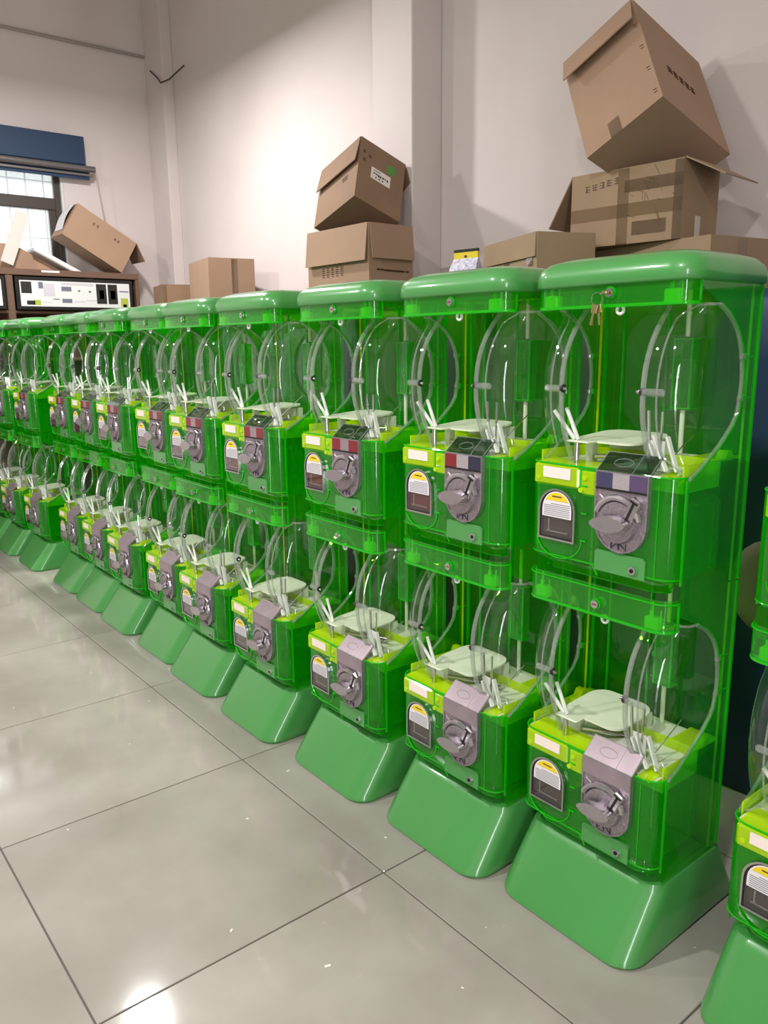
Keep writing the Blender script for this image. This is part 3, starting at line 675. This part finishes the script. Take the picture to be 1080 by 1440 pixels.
# ------------------------------------------------------------------ cardboard cartons
def carton(P0, e_left, e_right, e_up, size, mats, label, flaps=(), opened=True, group=None):
    """P0: bottom of the edge nearest the viewer; local y runs along the left face, local x along the right face, z up"""
    ex, ey, ez = Vector(e_right).normalized(), Vector(e_left).normalized(), Vector(e_up).normalized()
    root = bpy.data.objects.new('cardboard_carton', None); COL.objects.link(root)
    root.matrix_world = Matrix(((ex.x, ey.x, ez.x, P0[0]), (ex.y, ey.y, ez.y, P0[1]), (ex.z, ey.z, ez.z, P0[2]), (0, 0, 0, 1)))
    tag(root, label, 'box', group)
    sy, sx, sz = size; t = .006; out_, in_ = mats
    mb = MB()
    mb.box(0, sx, 0, sy, 0, t, out_)
    mb.box(0, t, 0, sy, t, sz, out_); mb.box(sx - t, sx, 0, sy, t, sz, out_); mb.box(t, sx - t, 0, t, t, sz, out_); mb.box(t, sx - t, sy - t, sy, t, sz, out_)
    if not opened: mb.box(0, sx, 0, sy * .498, sz, sz + t, out_); mb.box(0, sx, sy * .502, sy, sz, sz + t, out_)
    build('body', mb, root)
    for (side, ang, length) in flaps:      # ang: 0 = upright, 90 = level outward, 180 = folded down against the face
        mb = MB(); a = math.radians(ang)
        if side == 'left':    mb.box(0, .005, .006, sy - .006, 0, length, out_); M = Matrix.Translation((0, 0, sz)) @ Matrix.Rotation(-a, 4, 'Y')
        elif side == 'back':  mb.box(-.005, 0, .006, sy - .006, 0, length, out_); M = Matrix.Translation((sx, 0, sz)) @ Matrix.Rotation(a, 4, 'Y')
        elif side == 'right': mb.box(.006, sx - .006, 0, .005, 0, length, out_); M = Matrix.Translation((0, 0, sz)) @ Matrix.Rotation(a, 4, 'X')
        else:                 mb.box(.006, sx - .006, -.005, 0, 0, length, out_); M = Matrix.Translation((0, sy, sz)) @ Matrix.Rotation(-a, 4, 'X')
        o = build('flap', mb, root); o.matrix_local = M
    return root
def on_left(u0, u1, v0, v1, d=.0012):     # box just proud of the left face (local x = 0); u along y, v up
    return (-d, .0, u0, u1, v0, v1)
def on_right(u0, u1, v0, v1, d=.0012):    # right face (local y = 0); u along x
    return (u0, u1, -d, .0, v0, v1)
def strokes(root, face, pts_list, r, mat, name='writing'):
    mb = MB()
    for pts in pts_list:
        mb.tube([(-.0006, u, v) if face == 'left' else (u, -.0006, v) for u, v in pts], r, mat, 4)
    return tag(build(name, mb, root), kind='stuff')
def glyphs(cx, cy, du, dv, n, s, rng, flip=1):
    out_ = []
    for k in range(n):
        ox_, oy_ = cx + du * k, cy + dv * k
        for j in range(3): z = oy_ + s * (-.4 + .4 * j); out_.append([(ox_ - s * .45, z), (ox_ + s * .45, z + rng.uniform(-.08, .08) * s)])
        for j in range(2): x = ox_ + s * rng.uniform(-.4, .4); out_.append([(x, oy_ - s * .5), (x + rng.uniform(-.15, .15) * s, oy_ + s * .5)])
    return out_
rng = random.Random(3)
# C: long flat carton under the taped one
C0 = Vector((2.78, 1.5790, 1.60))
cC = carton(C0, (.1655, .9862, 0), (.9862, -.1655, 0), (0, 0, 1), (.672, .33, .206), ('cardboard_grey', 'cardboard_inside'), 'flat cardboard carton underneath the taped carton beside the wall', opened=False)
build('tape', MB().box(*on_right(.15, .20, .0, .206), 'packing_tape'), cC)
strokes(cC, 'left', [[(.10, .162), (.16, .172), (.21, .162), (.26, .175), (.30, .168)]], .0016, 'ink_brown')
# B: taped carton with both end flaps open
s = 2.80 / 2.45
B0 = Vector((2.80, 1.4998 * s, 1.8135))
cB = carton(B0, (-.0804, .9968, 0), (.9968, .0804, 0), (0, 0, 1), (.4183 * s, .2559 * s, .2437 * s + .004), ('cardboard_grey', 'cardboard_inside'), 'heavily taped cardboard carton with its end flaps spread open',
            flaps=(('right', 118, .17), ('far', 150, .22)))
mb = MB(); SY, SZ = .4183 * s, .2437 * s
for (a, c_, d, e_) in ((0, SY, .10, .15), (0, SY * .5, .19, .235), (0, .035, 0, SZ), (SY * .46, SY * .56, 0, SZ), (.06, SY * .42, .03, .08)): mb.box(*on_left(a, c_, d, e_, .001), 'packing_tape')
build('tape', mb, cB)
mb = MB()
for k in range(26):      # crumpled ridges in the tape
    u = rng.uniform(.02, SY * .55); v = rng.uniform(.02, SZ - .03); q = rng.uniform(.01, .05); an = rng.choice((90, 90, 80, 60, 20))
    mb.tube([(-.001, u, v), (-.0016, u + q * math.cos(math.radians(an)), min(SZ, v + q * math.sin(math.radians(an))))], .0013, 'packing_tape', 5)
tag(build('tape_crease', mb, cB), kind='stuff')
strokes(cB, 'left', glyphs(SY - .075, SZ - .055, -.032, .004, 5, .024, rng), .0011, 'ink_grey')
mb = MB(); mb.box(*on_right(.11, .15, .0, .09), 'board_white'); build('tape', mb, cB)
# A: big carton tipped on its corner, leaning on the wall
s = 2.68 / 2.55
A0 = Vector((2.68, 1.658 * s, CAM_H + .8044 * s))
cA = carton(A0, (-.1057, .8716, -.4787), (.9547, -.0457, -.2941), (.2782, .4881, .8273), (.3171 * s, .4462 * s, .4757 * s), ('cardboard', 'cardboard_inside'), 'big plain cardboard carton tipped on its corner against the wall',
            flaps=(('left', 163, .13),))
strokes(cA, 'right', glyphs(.135, .222, .040, .0, 5, .030, rng), .0022, 'ink_brown')
mb = MB(); mb.box(*on_left(.17, .22, .0, .07), 'packing_tape'); build('tape', mb, cA)
mb = MB()
for v in (.05, .16, .27, .38): mb.tube([(-.001, .012, v), (-.001, .026, v + .004)], .0014, 'ink_brown', 4); mb.tube([(-.001, .012, v - .012), (-.001, .024, v - .010)], .0014, 'ink_brown', 4)
build('staple', mb, cA)
# D: carton with pen scrawl
D0 = Vector((2.45, 2.0984, 1.60))
cD = carton(D0, (.381, .9246, 0), (.9246, -.381, 0), (0, 0, 1), (.50, .25, .254), ('cardboard_grey', 'cardboard_inside'), 'open cardboard carton with pen scrawl on its side, beside the taped cartons', flaps=(('left', 178, .09),))
strokes(cD, 'left', [[(.40, 0.165), (.385, 0.175), (.375, 0.162), (.388, 0.155), (.372, 0.143), (.385, 0.128), (.402, 0.136)], [(.355, 0.160), (.350, 0.138), (.330, 0.140), (.318, 0.170)], [(.300, 0.180), (.292, 0.135)], [(.272, 0.175), (.262, 0.182), (.258, 0.170), (.270, 0.168)]], .0014, 'ink_grey')
mb = MB(); mb.box(*on_left(.24, .29, .0, .254), 'packing_tape'); mb.box(*on_left(.03, .09, .13, .254), 'packing_tape'); build('tape', mb, cD)
# G: carton with folded-down flaps in front of the pilaster, T: worn one tipped into it
G0 = Vector((2.60, 3.3362, 1.60))
cG = carton(G0, (-.0131, .9999, 0), (.9999, .0131, 0), (0, 0, 1), (.547, .2984, .445), ('cardboard', 'cardboard_inside'), 'cardboard carton with flaps folded down, in front of the pilaster', flaps=(('left', 174, .185), ('right', 174, .175)))
strokes(cG, 'left', sum([[[(.40 - k * .042 - .010, .245 - j * .011), (.40 - k * .042 + .010, .245 - j * .011 + rng.uniform(-.003, .003))] for j in range(5)] for k in range(5)], []), .0022, 'ink_brown')
strokes(cG, 'right', [[(.05, .218), (.07, .218)], [(.075, .218), (.095, .218)], [(.10, .216), (.24, .214)], [(.25, .214), (.268, .214)]], .0045, 'ink_brown')
s = 2.64 / 2.55
T0 = Vector((2.64, 3.3856 * s, CAM_H + .7325 * s))
cT = carton(T0, (-.0308, .948, -.3169), (.9242, -.0937, -.3701), (.3806, .3043, .8733), (.3694 * s, .2953 * s, .3658 * s), ('cardboard_dark', 'cardboard_inside'), 'worn cardboard carton with a white label, tipped on the carton by the pilaster',
            flaps=(('left', 174, .16), ('back', 150, .15)))
mb = MB(); mb.box(*on_right(.085, .215, .165, .235, .0015), 'label_white'); lb = build('shipping_label', mb, cT); lb['label'] = 'white shipping label with black writing'
mb = MB()
for k in range(7): mb.box(.10 + k * .015, .108 + k * .015 + rng.uniform(0, .004), -.0022, -.0016, .196 + rng.uniform(-.003, .003), .206, 'ink_black')
for k in range(4): mb.box(.10 + k * .012, .109 + k * .012, -.0022, -.0016, .219, .223, 'ink_black')
for k in range(3): mb.box(.115 + k * .022, .124 + k * .022, -.0022, -.0016, .177, .185, 'ink_black')
build('label_print', mb, cT)
mb = MB(); mb.box(*on_right(.185, .240, .255, .305, .0015), 'sticker_green'); sg = build('green_sticker', mb, cT)
strokes(cT, 'right', glyphs(.03, .30, .035, -.012, 2, .018, rng) + glyphs(.035, .25, .03, -.01, 1, .018, rng), .0013, 'ink_brown')
strokes(cT, 'left', glyphs(.10, .17, .025, .0, 2, .03, rng), .0012, 'ink_grey')
# E, F: cartons further along
cE = carton((2.75, 5.4047, 1.60), (.20, .98, 0), (.98, -.20, 0), (0, 0, 1), (.56, .345, .455), ('cardboard', 'cardboard_inside'), 'tall closed cardboard carton with a tape seam, behind the far machines', opened=False)
mb = MB(); mb.box(*on_right(.17, .215, .0, .455), 'packing_tape'); build('tape', mb, cE)
cF = carton((2.70, 6.0989, 1.60), (.22, .975, 0), (.975, -.22, 0), (0, 0, 1), (.38, .215, .31), ('cardboard_dark', 'cardboard_inside'), 'small dark cardboard carton beside the tall taped carton', opened=False)
mb = MB(); mb.box(*on_right(.0, .03, .0, .31), 'packing_tape'); build('tape', mb, cF)
# low grey carton right of E, only its top shows
cH = carton((2.80, 4.72, 1.60), (.05, .998, 0), (.998, -.05, 0), (0, 0, 1), (.35, .28, .175), ('cardboard', 'cardboard_inside'), 'low brown carton standing between the two tall carton stacks', opened=False)
# toy pack
pk = empty('toy_pack', (2.43, 2.46, 1.595)); pk.scale = (.9, .9, .66); tag(pk, 'clear toy pack with yellow and black header card beside the open carton', 'pack'); pk.rotation_euler.z = math.radians(8)
mb = MB(); rows = []
for k in range(9):
    z = .02 + .27 * k / 8; dd = .035 * math.sin(math.pi * min(1, max(0, k / 8))) + .004
    rows.append([(-dd, -.07 - .01 * math.sin(math.pi * k / 8), z), (-dd * 1.2, 0, z), (-dd, .07 + .01 * math.sin(math.pi * k / 8), z), (dd, .07, z), (dd * 1.2, 0, z), (dd, -.07, z)][::-1])
mb.loft(rows, 'pack_lilac'); build('pouch', mb, pk, 50)
mb = MB(); mb.box(-.006, .006, -.068, .068, .27, .325, 'pack_yellow'); mb.box(-.007, .007, -.068, .068, .325, .342, 'pack_black'); mb.tube([(-.008, 0, .298), (.008, 0, .298)], .008, 'wire_dark', 10); build('header_card', mb, pk)

# ------------------------------------------------------------------ far end: tall cabinet with posters, and what lies on it
CBX0, CBX1, CBY0, CBY1, CBZ = 0.55, 2.82, 6.85, 7.28, 2.05
cb = empty('display_cabinet', ((CBX0 + CBX1) / 2, (CBY0 + CBY1) / 2, 0)); tag(cb, 'tall brown wooden cabinet with framed posters along its top, under the window', 'cabinet')
ox, oy = cb.location.x, cb.location.y
def cbx(name, x0, x1, y0, y1, z0, z1, mat, bev=.004, parent=cb): return build(name, MB().box(x0 - ox, x1 - ox, y0 - oy, y1 - oy, z0, z1, mat, bev=bev), parent)
cbx('top_board', CBX0, CBX1, CBY0, CBY1, CBZ - .05, CBZ, 'wood_brown'); cbx('side_panel', CBX1 - .03, CBX1, CBY0, CBY1, 0, CBZ - .05, 'wood_brown'); cbx('side_panel', CBX0, CBX0 + .03, CBY0, CBY1, 0, CBZ - .05, 'wood_brown')
cbx('back_panel', CBX0, CBX1, CBY1 - .02, CBY1, 0, CBZ - .05, 'wood_brown'); cbx('divider', 1.745, 1.80, CBY0 + .005, CBY1 - .02, 0, CBZ - .05, 'wood_brown'); cbx('divider', 2.30, 2.33, CBY0 + .02, CBY1 - .02, 0, 1.73, 'wood_brown')
for z in (.08, .5, .92, 1.33, 1.705): cbx('shelf', CBX0 + .03, CBX1 - .03, CBY0 + .02, CBY1 - .02, z, z + .025, 'wood_brown')
cbx('paper_strip', 2.02, 2.16, CBY0 - .003, CBY0, CBZ - .022, CBZ - .006, 'label_white', 0)
for (a, c_) in ((.62, 1.735), (1.81, 2.755)):
    f = MB(); z0, z1 = 1.735, 1.99
    f.box(a - ox, c_ - ox, CBY0 - .012 - oy, CBY0 + .02 - oy, z0, z1, 'black_plastic', bev=.004); fo = build('poster_frame', f, cb)
    pmb = MB(); W = c_ - a - .06; x_ = a + .03
    pmb.box(x_ - ox, x_ + W - ox, CBY0 - .0135 - oy, CBY0 - .012 - oy, z0 + .028, z1 - .028, 'poster_white')
    for (u0, u1, v0, v1, mt) in ((.01, .10, .50, .95, 'poster_dark'), (.05, .12, .06, .22, 'poster_dark'), (.11, .17, .05, .25, 'poster_green'), (.16, .20, .70, .95, 'poster_slate'), (.28, .34, .28, .31, 'poster_dark'), (.36, .45, .62, .80, 'poster_slate'), (.36, .45, .16, .32, 'poster_slate'), (.36, .66, .86, .96, 'poster_pale'), (.47, .57, .20, .24, 'poster_pale'), (.58, .68, .25, .29, 'poster_pale'), (.51, .53, .62, .67, 'poster_dark'), (.61, .63, .60, .66, 'poster_dark'), (.68, .775, .15, .95, 'poster_dark'), (.71, .75, .35, .7, 'poster_white'), (.79, .88, .15, .95, 'poster_dark'), (.815, .86, .35, .7, 'poster_green'), (.90, .99, .65, .70, 'poster_slate'), (.91, .98, .05, .40, 'poster_green'), (.93, .965, .0, .15, 'poster_dark'), (.18, .27, .15, .18, 'poster_pale'), (.20, .30, .4, .9, 'poster_pale')):
        pmb.box(x_ + W * u0 - ox, x_ + W * u1 - ox, CBY0 - .0145 - oy, CBY0 - .0135 - oy, z0 + .028 + .199 * v0, z0 + .028 + .199 * v1, mt)
    build('poster', pmb, fo)
# tipped carton on the cabinet: axes from its visible side
def px_at(u, v, y):
    wv = M3 @ Vector((u - 540, v - 720, 1116)); t = y / wv.y; return Vector((0, 0, CAM_H)) + wv * t
yA = 6.93
p00, p10, p01 = px_at(134, 383, yA), px_at(182, 391, yA), px_at(190, 351, yA)
# the visible broad side faces the room; its long edge runs down to the right
ang = math.radians(-31)
exd = Vector((math.cos(ang), 0, math.sin(ang))); ezd = Vector((-math.sin(ang), 0, math.cos(ang)))
ct = carton((2.225, 6.90, CBZ + .292), (0, 1, 0), exd, ezd, (.30, .55, .29), ('cardboard', 'cardboard_inside'), 'brown carton tipped over on top of the cabinet under the window', flaps=(('back', 125, .16),))
strokes(ct, 'right', glyphs(.18, .22, .035, 0, 2, .022, rng) + glyphs(.38, .21, .03, 0, 2, .02, rng), .0014, 'ink_brown')
mb = MB(); mb.sheet([[(-.004 - .02 * math.sin(math.pi * k / 8), .05 + .2 * j, .05 + .25 * k / 8) for j in (0, 1)] for k in range(9)], 'foam_white'); build('liner', mb, ct)
# white foam slab leaning
fs = empty('foam_slab', (2.10, 6.92, CBZ)); tag(fs, 'white foam slab lying tilted on top of the cabinet', 'foam')
fs.rotation_euler.y = math.radians(27)
build('slab', MB().box(-.16, .34, 0, .22, .085, .125, 'foam_white', bev=.008), fs)
# cardboard tray and upright strip at the window
tr = empty('cardboard_tray', (1.90, 7.0, CBZ)); tag(tr, 'low brown cardboard tray lying on the cabinet below the window', 'box')
mb = MB(); mb.prism([(-.30, 0), (.34, 0), (.02, .17), (-.10, .20), (-.30, .19)], 'y', 0, .006, 'cardboard'); mb.prism([(-.30, 0), (.34, 0), (.10, .10), (-.30, .12)], 'y', .22, .226, 'cardboard'); mb.box(-.30, .34, 0, .226, 0, .006, 'cardboard'); build('tray_side', mb, tr)
st = empty('cardboard_strip', (1.735, 6.89, CBZ + .035)); tag(st, 'pale folded cardboard strip standing tilted against the window', 'cardboard'); st.rotation_euler.y = math.radians(22)
build('strip_board', MB().box(-.01, .085, -.004, .004, .02, .44, 'board_white'), st); build('strip_edge', MB().box(.079, .085, .004, .06, .02, .44, 'cardboard'), st)
# blue blind over the window, rod, pull cord
bl = empty('roller_blind', (1.60, 7.2, 2.95)); tag(bl, 'blue roller blind rolled up over the window', 'blind')
ox, oy, oz = bl.location
build('cassette', MB().box(-1.0, .965, -.02, .09, .0, .225, 'blind_blue', bev=.006), bl)
build('bottom_rod', MB().tube([(-1.0, -.01, -.028), (1.04, -.01, -.028)], .026, 'rod_grey', 14), bl, 40)
build('blind_cloth', MB().box(-1.0, 1.0, .02, .03, -.11, .0, 'blind_blue'), bl)
build('bottom_bar', MB().box(-1.0, 1.03, .0, .03, -.083, -.066, 'rod_grey'), bl)
build('pull_cord', MB().tube([(1.05, -.0, -.05), (1.09, .01, -.35), (1.14, .02, -.62), (1.16, .03, -.80)], .006, 'cord_white', 6), bl)
# conduit along the far wall, loose wire at the corner pilaster
tag(build('cable_conduit', MB().tube([(.3, 7.285, 3.925), (1.8, 7.285, 3.93), (3.19, 7.285, 3.935)], .013, 'conduit_grey', 8)), 'thin grey cable run across the far wall', 'cable')
tag(build('loose_wire', MB().tube([(3.193, 7.18, 3.80), (3.188, 7.02, 3.70), (3.17, 6.93, 3.64), (3.22, 6.86, 3.66), (3.285, 6.70, 3.74)], .006, 'wire_dark', 6)), 'short loose wire looping around the corner pilaster', 'wire')
# small litter on the floor
mb = MB()
for (x, y, s_) in ((.78, 1.60, .012), (.60, 2.3, .009), (1.05, 2.0, .011), (.9, 1.35, .016), (.35, 2.6, .008), (1.15, 3.0, .009), (.7, 3.3, .008), (1.32, 1.65, .010), (1.28, 1.20, .006), (1.10, 1.10, .008), (.2, 1.9, .008), (.95, 2.7, .007), (1.30, 2.16, .014), (.5, 3.9, .01), (1.62, .83, .006)):
    a = rng.uniform(0, 6.28); s_ *= .45; mb.box(-s_, s_, -s_ * .5, s_ * .5, 0.0004, .0016, 'scrap_white', Matrix.Translation((x, y, 0)) @ Matrix.Rotation(a, 4, 'Z'))
tag(build('floor_litter', mb), 'tiny white scraps of litter on the tiled floor', 'litter', kind='stuff')
